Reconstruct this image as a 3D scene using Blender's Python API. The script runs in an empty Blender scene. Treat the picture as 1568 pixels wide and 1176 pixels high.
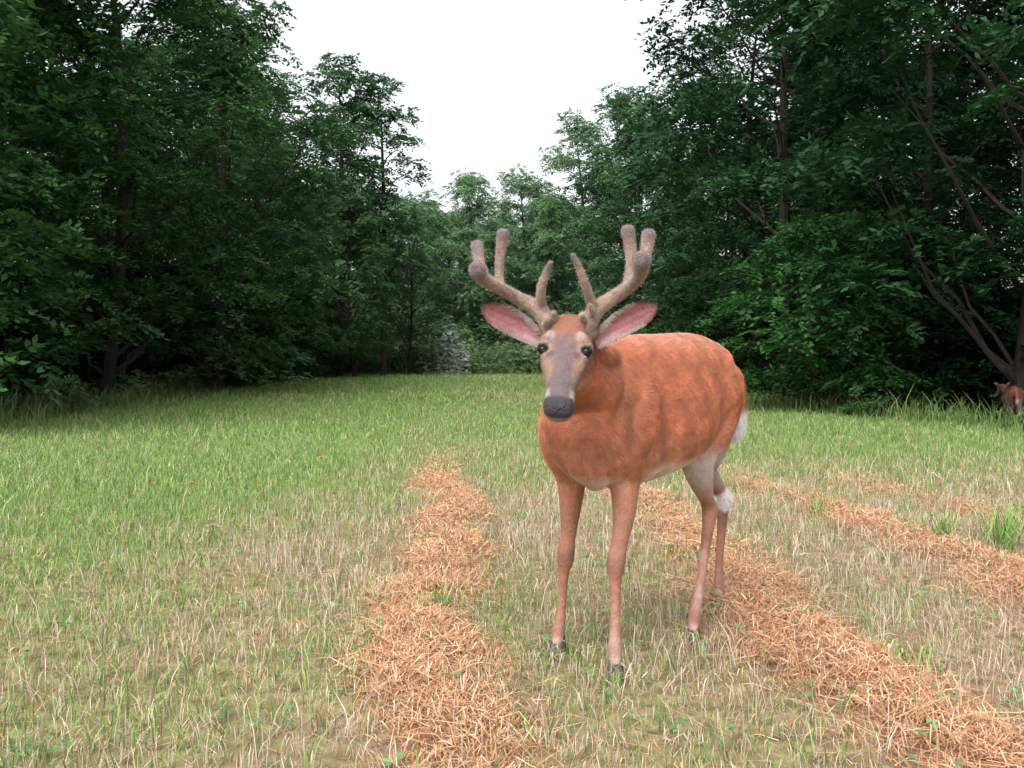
import bpy, bmesh, math, random
import numpy as np
from mathutils import Vector, Matrix
random.seed(5)
np.random.seed(3)
RNG = np.random.default_rng(11)
scene = bpy.context.scene
UP = np.array([0, 0, 1.0])

def nrm(a):
    a = np.asarray(a, float)
    return a / (np.linalg.norm(a, axis=-1, keepdims=True) + 1e-12)
def sst(a, b, x):
    t = np.clip((np.asarray(x, float) - a) / (b - a), 0, 1)
    return t * t * (3 - 2 * t)
def link(ob, parent=None):
    scene.collection.objects.link(ob)
    if parent is not None:
        ob.parent = parent
    return ob

def fast_mesh(name, V, F, cols=None, mats=None, matidx=None, smooth=False):
    V = np.asarray(V, np.float32); F = np.asarray(F, np.int32)
    me = bpy.data.meshes.new(name)
    me.vertices.add(len(V)); me.vertices.foreach_set("co", V.ravel())
    k = F.shape[1]
    me.loops.add(F.size); me.loops.foreach_set("vertex_index", F.ravel())
    me.polygons.add(len(F))
    me.polygons.foreach_set("loop_start", np.arange(0, F.size, k, dtype=np.int32))
    if matidx is not None:
        me.polygons.foreach_set("material_index", np.asarray(matidx, np.int32))
    me.update(calc_edges=True)
    if cols is not None:
        a = me.color_attributes.new("Col", 'FLOAT_COLOR', 'POINT')
        c = np.ones((len(V), 4), np.float32); c[:, :3] = cols
        a.data.foreach_set("color", c.ravel())
    for m in (mats or []):
        me.materials.append(m)
    me.polygons.foreach_set("use_smooth", np.full(len(F), smooth))
    return me

# ------------------------------------------------------------ materials
def new_mat(name):
    m = bpy.data.materials.new(name); m.use_nodes = True
    nt = m.node_tree; nt.nodes.clear()
    out = nt.nodes.new("ShaderNodeOutputMaterial")
    return m, nt, out

def tinted_attr(nt):
    at = nt.nodes.new("ShaderNodeAttribute"); at.attribute_name = "Col"
    oi = nt.nodes.new("ShaderNodeObjectInfo")
    mul = nt.nodes.new("ShaderNodeMix"); mul.data_type = 'RGBA'; mul.blend_type = 'MULTIPLY'
    mul.inputs[0].default_value = 1
    nt.links.new(at.outputs["Color"], mul.inputs[6]); nt.links.new(oi.outputs["Color"], mul.inputs[7])
    return mul.outputs[2]

def mat_veg(name, trans=0.3, rough=0.6, spec=0.25):
    m, nt, out = new_mat(name)
    col = tinted_attr(nt)
    p = nt.nodes.new("ShaderNodeBsdfPrincipled")
    p.inputs["Roughness"].default_value = rough
    p.inputs["Specular IOR Level"].default_value = spec
    nt.links.new(col, p.inputs["Base Color"])
    if trans > 0:
        t = nt.nodes.new("ShaderNodeBsdfTranslucent"); nt.links.new(col, t.inputs["Color"])
        mx = nt.nodes.new("ShaderNodeMixShader"); mx.inputs[0].default_value = trans
        nt.links.new(p.outputs[0], mx.inputs[1]); nt.links.new(t.outputs[0], mx.inputs[2])
        nt.links.new(mx.outputs[0], out.inputs[0])
    else:
        nt.links.new(p.outputs[0], out.inputs[0])
    return m

def mat_attr(name, rough=0.7, spec=0.3, sheen=0.0, bump=0.0, bscale=60, noise=0.25, nscale=40):
    m, nt, out = new_mat(name)
    col = tinted_attr(nt)
    p = nt.nodes.new("ShaderNodeBsdfPrincipled")
    p.inputs["Roughness"].default_value = rough
    p.inputs["Specular IOR Level"].default_value = spec
    p.inputs["Sheen Weight"].default_value = sheen
    tc = nt.nodes.new("ShaderNodeTexCoord")
    nz = nt.nodes.new("ShaderNodeTexNoise"); nz.inputs["Scale"].default_value = nscale
    nz.inputs["Detail"].default_value = 6
    nt.links.new(tc.outputs["Object"], nz.inputs["Vector"])
    mr = nt.nodes.new("ShaderNodeMapRange")
    mr.inputs[1].default_value = 0.3; mr.inputs[2].default_value = 0.7
    mr.inputs[3].default_value = 1 - noise; mr.inputs[4].default_value = 1 + noise
    nt.links.new(nz.outputs["Fac"], mr.inputs[0])
    mul = nt.nodes.new("ShaderNodeVectorMath"); mul.operation = 'SCALE'
    nt.links.new(col, mul.inputs[0]); nt.links.new(mr.outputs[0], mul.inputs["Scale"])
    nt.links.new(mul.outputs[0], p.inputs["Base Color"])
    if bump > 0:
        n2 = nt.nodes.new("ShaderNodeTexNoise"); n2.inputs["Scale"].default_value = bscale
        n2.inputs["Detail"].default_value = 5
        nt.links.new(tc.outputs["Object"], n2.inputs["Vector"])
        b = nt.nodes.new("ShaderNodeBump"); b.inputs["Strength"].default_value = bump
        b.inputs["Distance"].default_value = 0.01
        nt.links.new(n2.outputs["Fac"], b.inputs["Height"]); nt.links.new(b.outputs[0], p.inputs["Normal"])
    nt.links.new(p.outputs[0], out.inputs[0])
    return m

def mat_plain(name, col, rough=0.5, spec=0.5, coat=0):
    m, nt, out = new_mat(name)
    p = nt.nodes.new("ShaderNodeBsdfPrincipled")
    nz = nt.nodes.new("ShaderNodeTexNoise"); nz.inputs["Scale"].default_value = 90
    cr = nt.nodes.new("ShaderNodeMix"); cr.data_type = 'RGBA'
    cr.inputs[6].default_value = (*[c * 0.7 for c in col], 1); cr.inputs[7].default_value = (*[c * 1.3 for c in col], 1)
    nt.links.new(nz.outputs["Fac"], cr.inputs[0]); nt.links.new(cr.outputs[2], p.inputs["Base Color"])
    p.inputs["Roughness"].default_value = rough; p.inputs["Specular IOR Level"].default_value = spec
    p.inputs["Coat Weight"].default_value = coat
    nt.links.new(p.outputs[0], out.inputs[0])
    return m

M_LEAF = mat_veg("leaf", 0.3, 0.6, 0.2)
M_GRASS = mat_veg("grass_blade", 0.0, 0.6, 0.25)
M_STRAW = mat_veg("straw", 0.0, 0.7, 0.2)
M_BARK = mat_plain("bark", (0.035, 0.03, 0.024), 0.9, 0.1)
M_GROUND = mat_attr("soil_thatch", 0.95, 0.05, 0, 0.8, 30, 0.5, 14)
M_DEER = mat_attr("deer_hide", 0.65, 0.25, 0.1, 0.5, 120, 0.15, 60)
M_FUR = mat_attr("deer_fur", 0.5, 0.3, 0.1, 0, 1, 0.2, 25)
M_VELVET = mat_attr("antler_velvet", 0.85, 0.15, 0.4, 0.5, 220, 0.25, 80)
M_EYE = mat_plain("eye_gloss", (0.004, 0.003, 0.003), 0.2, 0.25, 0)
M_NOSE = mat_attr("nose_wet", .42, .45, 0, .8, 260, .3, 120)
M_HOOF = mat_plain("hoof_horn", (0.06, 0.05, 0.045), 0.5, 0.4)

# ------------------------------------------------------------ terrain
def fnoise(x, y, s=1.0, ph=0.0):
    v = 0
    for i, (a, b, c) in enumerate([(1.0, .35, .3), (-.6, 1.1, 1.7), (1.9, -1.3, 4.1), (2.3, 2.9, .9), (-4.1, 3.2, 2.2), (6.2, 5.1, 5.5), (-8.3, 9.1, 1.1)]):
        v = v + np.sin((x * a + y * b) * s + c + ph * (i + 1)) / (1 + i * .35)
    return v / 4.2
def swath(x, y):
    """cut-hay rows running away from the camera, about a metre apart"""
    w = np.zeros_like(x)
    wob = 0.06 * np.sin(y * 1.3 + x * .4) + .04 * np.sin(y * 3.1) + .035 * np.sin(y * 6.7 + x * 5)
    for x0, sl, hw, y0, y1, st in [(-.01, -.064, .18, 1.9, 12.5, 1), (1.12, -.04, .2, 1.8, 12, .9), (2.22, -.04, .19, 3.0, 11, .72),
                                (3.1, -.04, .2, 5, 11, .55), (-1.25, -.04, .13, 2.8, 4.2, .45), (-2.4, -.06, .12, 3.6, 5.5, .2)]:
        c = x0 + sl * y + wob
        m = np.exp(-np.abs((x - c) / hw) ** 2.8) * sst(y0, y0 + .6, y) * (1 - sst(y1 - 6, y1, y)) * st
        w = np.maximum(w, m)
    return np.clip(w * (1.0 + .75 * fnoise(x, y, 3.4, .4)), 0, 1)
def ground_z(x, y):
    return .45 * sst(14, 45, y) + .014 * fnoise(x, y, 1.7, .2) * np.exp(-y / 20) + .025 * swath(x, y)
def green(x, y):
    n = fnoise(x, y, 1.1, 1.0) + .5 * fnoise(x, y, 4.3, 2.0)
    g = .20 + .65 * sst(4.5, 12, y + .6 * np.abs(np.minimum(x, 0))) + .46 * sst(-.8, -2.4, x) + .32 * n
    g = g - .14 * sst(1.2, 2.5, x) * (1 - sst(8, 12, y)) + .35 * sst(2, 5, x) * sst(9, 12, y)
    return np.clip(g, 0.05, 1)
def in_field(x, y):
    lx = np.interp(y, [0, 14, 26, 47, 60], [-8, -8, -9, -9.5, -6])
    rx = np.interp(y, [0, 13, 16.6, 22, 40, 60], [8, 7.4, 6.5, 5.2, 4.5, 3])
    return (x > lx) & (x < rx) & (y < 50)

def grid(xs, ys):
    X, Y = np.meshgrid(xs, ys); n, m = X.shape
    idx = np.arange(n * m).reshape(n, m)
    F = np.stack([idx[:-1, :-1], idx[:-1, 1:], idx[1:, 1:], idx[1:, :-1]], -1).reshape(-1, 4)
    return X.ravel(), Y.ravel(), F
xs = np.unique(np.concatenate([np.linspace(-400, -30, 12), np.linspace(-30, -5, 26), np.linspace(-5, 5, 180), np.linspace(5, 30, 26), np.linspace(30, 400, 12)]))
ys = np.unique(np.concatenate([np.linspace(-100, 0, 6), np.linspace(0, 1.2, 5), np.linspace(1.2, 14, 230), np.linspace(14, 60, 60), np.linspace(60, 500, 14)]))
gx, gy, gF = grid(xs, ys)
gz = ground_z(gx, gy)
tan = np.array([.20, .145, .085]); grn = np.array([.12, .17, .045]); org = np.array([.24, .115, .06]); litter_shade = np.array([.018, .022, .012])  # forest-floor litter colour is darkened to deepen the shade under the trees
g = green(gx, gy)[:, None]; sw = swath(gx, gy)[:, None]
gc = tan * (1 - g) + grn * g
gc = gc * (1 - sw) + org * sw
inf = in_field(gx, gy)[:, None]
gc = np.where(inf, gc, litter_shade)
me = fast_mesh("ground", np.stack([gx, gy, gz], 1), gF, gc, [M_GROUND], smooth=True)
link(bpy.data.objects.new("ground", me))

# ------------------------------------------------------------ grass ribbons
def ribbons(p0, p1, p2, side, w, c0, c1):
    n = len(p0); s = side * w[:, None]
    V = np.stack([p0 - s * .5, p0 + s * .5, p1 - s * .42, p1 + s * .42, p2], 1).reshape(-1, 3)
    b = (np.arange(n) * 5)[:, None]
    F = np.concatenate([b + [0, 1, 3], b + [0, 3, 2], b + [2, 3, 4]], 0)
    C = np.stack([c0, c0, (c0 + c1) / 2, (c0 + c1) / 2, c1], 1).reshape(-1, 3)
    return V, F, C
def pack(parts):
    o = 0; Vs = []; Fs = []; Cs = []
    for V, F, C in parts:
        Vs.append(V); Fs.append(F + o); Cs.append(C); o += len(V)
    return np.concatenate(Vs), np.concatenate(Fs), np.concatenate(Cs)

def scatter(y0, y1, dens, margin=1.2, half=.53):
    area = (y1 - y0) * ((y1 + y0) * half + 2 * margin)
    n = int(area * dens * 1.0)
    y = RNG.uniform(y0, y1, n * 2); x = RNG.uniform(-1, 1, n * 2) * (y1 * half + margin)
    k = (np.abs(x) < y * half + margin); x = x[k][:n]; y = y[k][:n]
    k = in_field(x, y)
    return x[k], y[k]

GREENS = np.array([[.15, .28, .06], [.20, .33, .08], [.26, .37, .11], [.11, .23, .05], [.29, .36, .13]])
TANS = np.array([[.56, .43, .31], [.44, .31, .21], [.68, .58, .47], [.34, .21, .135], [.58, .46, .34]])
ORNG = np.array([[.50, .26, .135], [.60, .36, .21], [.38, .17, .085], [.68, .46, .30], [.53, .29, .16]])
grass_parts = []
for (y0, y1, dens, wmul, hmul) in [(1.5, 4, 5600, 1, 1), (4, 7, 3600, 1.2, 1), (7, 12, 1700, 1.7, 1.0), (12, 22, 650, 2.8, 1.1), (22, 50, 220, 5, 1.4)]:
    x, y = scatter(y0, y1, dens)
    n = len(x); sw = swath(x, y); keep = RNG.random(n) > sw * .85
    x = x[keep]; y = y[keep]; n = len(x)
    g = green(x, y); isg = RNG.random(n) < g * .85
    clump = fnoise(x, y, 7, 2.0)
    h = np.where(isg, RNG.gamma(4, .0125, n), RNG.gamma(5, .0105, n)) * hmul * (1 + .55 * clump)
    tall = RNG.random(n) < .012; h = np.where(tall, h * 2.1, h)
    h = np.clip(h, .015, .26)
    h = h * (1 - .15 * sst(7, 3, y))
    w = np.where(isg, RNG.uniform(.002, .0045, n), RNG.uniform(.0015, .0032, n)) * wmul
    a = RNG.uniform(0, 6.283, n); lean = RNG.uniform(.05, .85, n) ** 1.2 * h
    flat = (~isg) & (RNG.random(n) < .38)
    lean = np.where(flat, h * RNG.uniform(1.0, 2.6, n), lean)
    d = np.stack([np.cos(a), np.sin(a), 0 * a], 1)
    p0 = np.stack([x, y, ground_z(x, y) - .004], 1)
    hz = np.where(flat, h * .3, h)
    p1 = p0 + d * (lean * .35)[:, None] + UP * (hz * .6)[:, None]
    p2 = p0 + d * lean[:, None] + UP * hz[:, None]
    b = RNG.uniform(0, 6.283, n); side = np.stack([np.cos(b), np.sin(b) * .6, 0 * b], 1)
    c = np.where(isg[:, None], GREENS[RNG.integers(0, 5, n)], TANS[RNG.integers(0, 5, n)])
    c = c * RNG.uniform(.65, 1.2, n)[:, None]
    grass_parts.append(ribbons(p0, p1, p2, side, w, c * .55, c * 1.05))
tufts = [(2.35, 4.9, 60, .3), (2.5, 5.2, 60, .28), (2.2, 5.2, 40, .22)]
for fx, fy in ((.29, 2.9), (.13, 3.11), (.57, 3.26), (.76, 3.76), (.33, 2.93), (.17, 3.13)):
    tufts.append((fx + .02, fy - .03, 14, .075)); tufts.append((fx - .03, fy - .01, 14, .065))
for _ in range(130):
    tx = RNG.uniform(-5, 6); ty = RNG.uniform(3, 18)
    if abs(tx) < ty * .6 and in_field(np.array([tx]), np.array([ty]))[0]:
        tufts.append((tx, ty, 22, RNG.uniform(.08, .15)))
for tx, ty, nb, L in tufts:
    x = tx + RNG.normal(0, .04, nb); y = ty + RNG.normal(0, .04, nb)
    a = RNG.uniform(0, 6.283, nb); d = np.stack([np.cos(a), np.sin(a), 0 * a], 1)
    l = L * RNG.uniform(.6, 1.2, nb); k = RNG.uniform(.45, 1.1, nb)
    p0 = np.stack([x, y, ground_z(x, y)], 1)
    p1 = p0 + d * (l * .4 * k)[:, None] + UP * (l * .6)[:, None]
    p2 = p0 + d * (l * 1.1 * k)[:, None] + UP * (l * (.95 - .6 * k))[:, None]
    side = np.stack([-np.sin(a), np.cos(a), 0 * a], 1)
    c = (GREENS if L > .1 else np.vstack([GREENS[:2], TANS[:2]]))[RNG.integers(0, 4, nb)] * RNG.uniform(.8, 1.2, nb)[:, None]
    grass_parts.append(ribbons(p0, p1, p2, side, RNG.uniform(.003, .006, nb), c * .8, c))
for (y0, y1, dens) in [(1.6, 7, 50), (7, 14, 18)]:
    x, y = scatter(y0, y1, dens)
    k = (RNG.random(len(x)) < .25 + .6 * sst(.1, .8, fnoise(x, y, 1.9, 3))) ; x = x[k]; y = y[k]
    for rep in range(6):
        n = len(x); a = RNG.uniform(0, 6.283, n); d = np.stack([np.cos(a), np.sin(a), 0 * a], 1)
        l = RNG.uniform(.012, .028, n); z = ground_z(x, y) + RNG.uniform(.012, .06, n)
        p0 = np.stack([x + RNG.normal(0, .018, n), y + RNG.normal(0, .018, n), z], 1)
        p1 = p0 + d * (l * .5)[:, None] + UP * .004; p2 = p0 + d * l[:, None]
        side = np.stack([-np.sin(a), np.cos(a), 0 * a], 1)
        c = np.array([.09, .20, .07]) * RNG.uniform(.7, 1.3, n)[:, None]
        grass_parts.append(ribbons(p0, p1, p2, side, l * .7, c, c))
for _side in (0, 1, 2):
    n = 9000 if _side < 2 else 7000
    if _side == 0:
        y = RNG.uniform(11, 50, n) ; x = np.interp(y, [0, 14, 26, 47, 60], [-8, -8, -9, -9.5, -6]) + RNG.normal(0, .5, n)
    elif _side == 1:
        y = RNG.uniform(9, 45, n) ; x = np.interp(y, [0, 13, 16.6, 22, 40, 60], [8, 7.4, 6.5, 5.2, 4.5, 3]) + RNG.normal(0.1, .4, n)
    else:
        x = RNG.uniform(-10, 6, n); y = 48 + RNG.normal(0, 1.2, n)
    h = RNG.gamma(4, .075, n) * (.8 if _side < 2 else 1.4)
    a = RNG.uniform(0, 6.283, n); d = np.stack([np.cos(a), np.sin(a), 0 * a], 1)
    p0 = np.stack([x, y, ground_z(x, y)], 1)
    p1 = p0 + d * (h * .12)[:, None] + UP * (h * .6)[:, None]; p2 = p0 + d * (h * .45)[:, None] + UP * h[:, None]
    b = RNG.uniform(0, 6.283, n); side = np.stack([np.cos(b), np.sin(b) * .5, 0 * b], 1)
    c = GREENS[RNG.integers(0, 5, n)] * RNG.uniform(.4, .9, n)[:, None]
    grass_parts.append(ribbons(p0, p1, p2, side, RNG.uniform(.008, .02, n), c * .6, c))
V, F, C = pack(grass_parts)
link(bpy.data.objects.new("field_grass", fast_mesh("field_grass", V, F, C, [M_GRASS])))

# cut hay lying in rows
hp = []
for (y0, y1, dens, wm) in [(1.5, 4.5, 12000, 1), (4.5, 8, 6000, 1.3), (8, 13, 2000, 2)]:
    x, y = scatter(y0, y1, dens, 1.0)
    k = RNG.random(len(x)) < swath(x, y) ** 1.1 + .02; x = x[k]; y = y[k]; n = len(x)
    a = np.where(RNG.random(n) < .35, RNG.normal(1.6, .6, n), RNG.uniform(0, 6.283, n))
    d = np.stack([np.cos(a), np.sin(a), 0 * a], 1); l = RNG.gamma(4, .021, n)
    pile = swath(x, y) * .04
    z = ground_z(x, y) + RNG.uniform(0, 1, n) * pile + .004
    side = np.stack([-np.sin(a), np.cos(a), RNG.normal(0, .3, n)], 1)
    p0 = np.stack([x, y, z], 1)
    p1 = p0 + d * (l * .5)[:, None] + UP * RNG.uniform(-.002, .022, n)[:, None] + side * (RNG.normal(0, .14, n) * l)[:, None]
    p2 = p0 + d * l[:, None] + UP * RNG.normal(0, .008, n)[:, None]
    p2[:, 2] = np.maximum(p2[:, 2], ground_z(x, y) + .002)
    c = ORNG[RNG.integers(0, 5, n)] * RNG.uniform(.55, 1.15, n)[:, None]
    hp.append(ribbons(p0, p1, p2, side, RNG.uniform(.0015, .0034, n) * wm, c, c))
V, F, C = pack(hp)
link(bpy.data.objects.new("cut_hay", fast_mesh("cut_hay", V, F, C, [M_STRAW])))

# ------------------------------------------------------------ foliage
def leaf_sprays(rng, cen, rad, nspray, K, ls, lw, cdark, clight, droop=.5, bright=None):
    N = len(cen); M = N * nspray
    ci = np.repeat(np.arange(N), nspray)
    u = nrm(rng.normal(size=(M, 3))); u[:, 2] = np.where(u[:, 2] < -.3, -u[:, 2] * .6, u[:, 2])
    r = rng.random(M) ** .45
    pos = cen[ci] + u * rad[ci] * r[:, None]
    o = u.copy(); o[:, 2] = o[:, 2] * .45 - .12 + rng.normal(0, .15, M); o[:, :2] += rng.normal(0, .35, (M, 2)); o = nrm(o)
    s = nrm(np.cross(o, UP + rng.normal(0, .3, (M, 3))))
    rl = ls * K * .27 * rng.uniform(.7, 1.3, M)
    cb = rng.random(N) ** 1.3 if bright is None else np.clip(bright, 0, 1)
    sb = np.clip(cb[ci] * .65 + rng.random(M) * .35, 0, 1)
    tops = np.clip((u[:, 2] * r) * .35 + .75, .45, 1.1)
    Vs = []; Cs = []
    for j in range(K):
        t = (j // 2 + 1) / ((K + 1) // 2); sg = 1 if j % 2 else -1
        if j == K - 1: sg = 0
        b = pos + o * (rl * t)[:, None] - UP * (rl * droop * t * t)[:, None]
        d = nrm(s * sg * .9 + o * (.55 if sg else 1) + rng.normal(0, .22, (M, 3)) - UP * .2)
        q = nrm(np.cross(d, nrm(np.cross(s, o) + rng.normal(0, .35, (M, 3)))))
        l = (ls * rng.uniform(.75, 1.25, M) * (1.1 - .3 * abs(t - .5)))[:, None]
        w = l * lw * .5
        Vs.append(np.stack([b, b + d * l * .45 + q * w, b + d * l, b + d * l * .45 - q * w], 1))
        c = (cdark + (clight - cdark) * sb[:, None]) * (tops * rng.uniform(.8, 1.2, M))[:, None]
        Cs.append(np.repeat(c[:, None, :], 4, 1))
    V = np.concatenate(Vs).reshape(-1, 3); C = np.concatenate(Cs).reshape(-1, 3)
    F = np.arange(len(V)).reshape(-1, 4)
    return V, F, C

def tube_pts(pts, rad, nseg=7):
    pts = np.asarray(pts, float); n = len(pts)
    tan = np.gradient(pts, axis=0); tan = nrm(tan)
    ref = np.array([.3, .9, .2]); V = []
    for i in range(n):
        a = nrm(np.cross(tan[i], ref)); b = np.cross(tan[i], a)
        for k in range(nseg):
            th = 6.28318 * k / nseg
            V.append(pts[i] + rad[i] * (a * math.cos(th) + b * math.sin(th)))
    F = []
    for i in range(n - 1):
        for k in range(nseg):
            k2 = (k + 1) % nseg
            F.append((i * nseg + k, i * nseg + k2, (i + 1) * nseg + k2, (i + 1) * nseg + k))
    return np.array(V), np.array(F)

def make_tree(seed, H=12., R=3.2, zb=.06, nl=26, npc=11, ls=.145, lw=.48, cd=(.026, .075, .022), cl=(.095, .215, .062), nspray=15, K=9, cr=.62, lr=.36, trunk=.14):
    """crown = many irregular lobes, each on its own rising limb, each lobe a shell of leafy clumps"""
    rng = np.random.default_rng(seed)
    parts = []
    bend = rng.normal(0, .4, 2)
    tz = np.linspace(0, 1, 9)
    tr = np.stack([bend[0] * np.sin(tz * 3), bend[1] * np.sin(tz * 2.4 + .5) - bend[1] * np.sin(.5), tz * H * .9], 1)
    V, F = tube_pts(tr, trunk * (1 - tz) ** .8 + .02)
    parts.append((V, F, np.full((len(V), 3), .05)))
    cen = []; rad = []; br = []
    for i in range(nl):
        q = (i + rng.random()) / nl
        z = H * (zb + (1 - zb) * q) * .95
        env = R * max(.16, math.sin(math.pi * (.22 + .77 * q ** 1.15)) ** .6)
        az = i * 2.4 + rng.normal(0, .5)
        lobe = rng.uniform(.8, 1.2) * lr * R * (1 - .35 * q)
        rr = max(0, env - lobe * .7) * rng.uniform(.55, 1.1)
        c = np.array([np.interp(z / (H * .9), tz, tr[:, 0]) + math.cos(az) * rr, np.interp(z / (H * .9), tz, tr[:, 1]) + math.sin(az) * rr, z])
        bz = max(.04 * H, z - rr * rng.uniform(.7, 1.2) - lobe * .4)
        base = np.array([np.interp(bz / (H * .9), tz, tr[:, 0]), np.interp(bz / (H * .9), tz, tr[:, 1]), bz])
        t = np.linspace(0, 1, 6)
        lp = base + (c - base) * t[:, None]; lp[:, 2] = bz + (z - bz) * t ** 1.3; lp[1:] += rng.normal(0, .06, (5, 3))
        V, F = tube_pts(lp, (.05 * (1 - q * .5)) * (1 - t) + .01, 5)
        parts.append((V, F, np.full((len(V), 3), .05)))
        lb = rng.random()
        for j in range(npc):
            u = nrm(rng.normal(size=3) + np.array([math.cos(az), math.sin(az), .35]) * .7)
            p = c + u * lobe * np.array([1.1, 1.1, .85]) * rng.uniform(.5, 1.15)
            if p[2] < .35: p[2] = .35 + rng.random() * .3
            s = cr * rng.uniform(.6, 1.15)
            cen.append(p); rad.append([s, s, s * .5]); br.append(lb * .5 + rng.random() * .5)
    cen = np.array(cen); rad = np.array(rad)
    bv = sum(len(p[1]) for p in parts)
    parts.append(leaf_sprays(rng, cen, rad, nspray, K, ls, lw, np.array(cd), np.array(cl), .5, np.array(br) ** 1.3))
    V, F, C = pack(parts)
    mi = np.ones(len(F), int); mi[:bv] = 0
    return fast_mesh("tree_mesh", V, F, C, [M_BARK, M_LEAF], mi)

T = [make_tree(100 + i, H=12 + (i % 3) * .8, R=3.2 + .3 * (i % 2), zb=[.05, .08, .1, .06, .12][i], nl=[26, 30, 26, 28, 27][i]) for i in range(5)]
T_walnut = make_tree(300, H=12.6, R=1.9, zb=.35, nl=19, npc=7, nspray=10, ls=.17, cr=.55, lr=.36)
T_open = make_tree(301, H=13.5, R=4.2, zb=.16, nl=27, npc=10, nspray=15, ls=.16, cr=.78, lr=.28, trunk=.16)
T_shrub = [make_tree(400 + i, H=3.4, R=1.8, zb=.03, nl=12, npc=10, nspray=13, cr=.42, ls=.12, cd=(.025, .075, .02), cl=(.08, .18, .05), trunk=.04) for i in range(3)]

def place(name, me, x, y, s=1, rot=None, col=(1, 1, 1), sz=None, parent=None, dz=0):
    ob = bpy.data.objects.new(name, me)
    ob.location = (x, y, float(ground_z(np.array([float(x)]), np.array([float(y)]))[0]) - .03 + dz)
    ob.rotation_euler = (0, 0, random.uniform(0, 6.28) if rot is None else rot)
    ob.scale = (s, s, s * (sz or 1)); ob.color = (*col, 1)
    return link(ob, parent)

left = [(-9.4, 12.8, 0, 1.0), (-9.2, 17.6, 1, 1.0), (-9.0, 22.6, 2, 1.0), (-8.2, 28.5, 3, 1.0), (-8.4, 34.0, 4, .86), (-9.3, 38, 0, .8), (-7.6, 45, 1, .70), (-6.0, 39, 2, .52), (-4.6, 45.5, 4, .56)]
for x, y, v, s in left:
    h = sst(18, 48, y) * .9  # aerial haze painted as a lighter leaf tint with distance
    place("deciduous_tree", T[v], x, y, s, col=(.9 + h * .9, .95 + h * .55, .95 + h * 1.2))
place("walnut_tree", T_walnut, -5.3, 42, 1.0, 1.0, col=(1.4, 1.2, 1.8))  # pale bluish tint on both walnuts stands in for haze
place("walnut_tree", T_walnut, -6.9, 41, 1.04, 3.2, col=(1.3, 1.15, 1.7))
RIGHT_SHADE = (.44, .56, .68)  # right-hand trees: blue-green shade put into the leaf tint
right = [(10.6, 12.6, 1, 1.0), (8.9, 22.8, 2, 1.0), (7.3, 30.5, 0, 1.02), (7.0, 37, 3, .98), (4.9, 43.5, 1, .97), (6.2, 49, 4, 1.0)]
for x, y, v, s in right:
    h = sst(20, 50, y)  # distance haze lightens the shaded right-side tint
    place("deciduous_tree", T[v], x, y, s, col=tuple(RIGHT_SHADE[i] + h * (1.1, .8, 1.3)[i] for i in range(3)))
place("deciduous_tree", T_open, 8.5, 17.2, 1.0, .6, col=RIGHT_SHADE)
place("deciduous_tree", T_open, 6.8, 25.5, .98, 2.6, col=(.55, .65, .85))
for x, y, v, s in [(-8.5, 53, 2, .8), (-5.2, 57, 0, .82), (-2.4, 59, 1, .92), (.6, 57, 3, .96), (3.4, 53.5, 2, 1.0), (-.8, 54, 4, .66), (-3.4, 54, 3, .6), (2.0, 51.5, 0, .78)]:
    place("deciduous_tree", T[v], x, y, s, col=(2.7, 2.0, 3.2))  # far centre trees: haze painted as a pale leaf tint
forest = bpy.data.objects.new("distant_forest", None); link(forest)
fi = 0
for row, (xo, ymax) in enumerate([(4.4, 64), (9.5, 52), (15.5, 26)]):
    for y in np.arange(9, ymax, 5.2 + row * .6):
        for sgn in (-1, 1):
            x = sgn * (9.2 + xo) + random.uniform(-.8, .8); yy = y + random.uniform(-1.2, 1.2)
            if sgn == 1 and y > 25: x -= 1.5
            h = sst(20, 60, yy)  # tint below carries painted haze, and shade on the right side
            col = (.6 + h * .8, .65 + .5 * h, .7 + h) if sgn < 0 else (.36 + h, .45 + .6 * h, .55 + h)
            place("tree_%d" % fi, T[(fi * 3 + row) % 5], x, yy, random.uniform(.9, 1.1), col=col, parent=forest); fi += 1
for x in list(np.arange(-24, 26, 4.2)) + list(np.arange(-9, 9, 2.6)):
    place("tree_%d" % fi, T[fi % 5], x + random.uniform(-1, 1), (67 if fi % 2 else 63.5) + random.uniform(-1.5, 1.5), random.uniform(.8, .95), col=(2.5, 1.9, 3.1), parent=forest); fi += 1  # back rows use the same pale haze tint
def shr(x, y, s, col, sz=1): place("shrub", T_shrub[random.randrange(3)], x, y, s, col=col, sz=sz)
shr(5.9, 19.2, 1.02, (.72, .95, .85), 1.05); shr(7.5, 20.2, .95, (.45, .6, .65))
for y in np.arange(27, 48, 3.2): shr(6.2 - .06 * (y - 27) + random.uniform(-.4, .4), y, random.uniform(.7, 1.0), (.8 + .05 * (y - 27), .8 + .035 * (y - 27), 1.0 + .05 * (y - 27)))  # shrub tint pales with distance as painted haze
for y in np.arange(30, 49, 3.0): shr(-8.2 + random.uniform(-.5, .6), y, random.uniform(.6, 1.0), (1.3, 1.2, 1.5))
under = bpy.data.objects.new("understory", None); link(under)
k = 0
for y in np.arange(10, 54, 3.2):
    for sgn, xb in ((-1, 11.4), (1, 10.4), (-1, 14.8), (1, 13.8)):
        x = sgn * (xb + random.uniform(-.7, .7)) - (1.5 if (sgn == 1 and y > 22) else 0)
        place("shrub_%d" % k, T_shrub[k % 3], x, y, random.uniform(.7, 1.2), col=(.3, .4, .42), parent=under); k += 1
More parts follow.
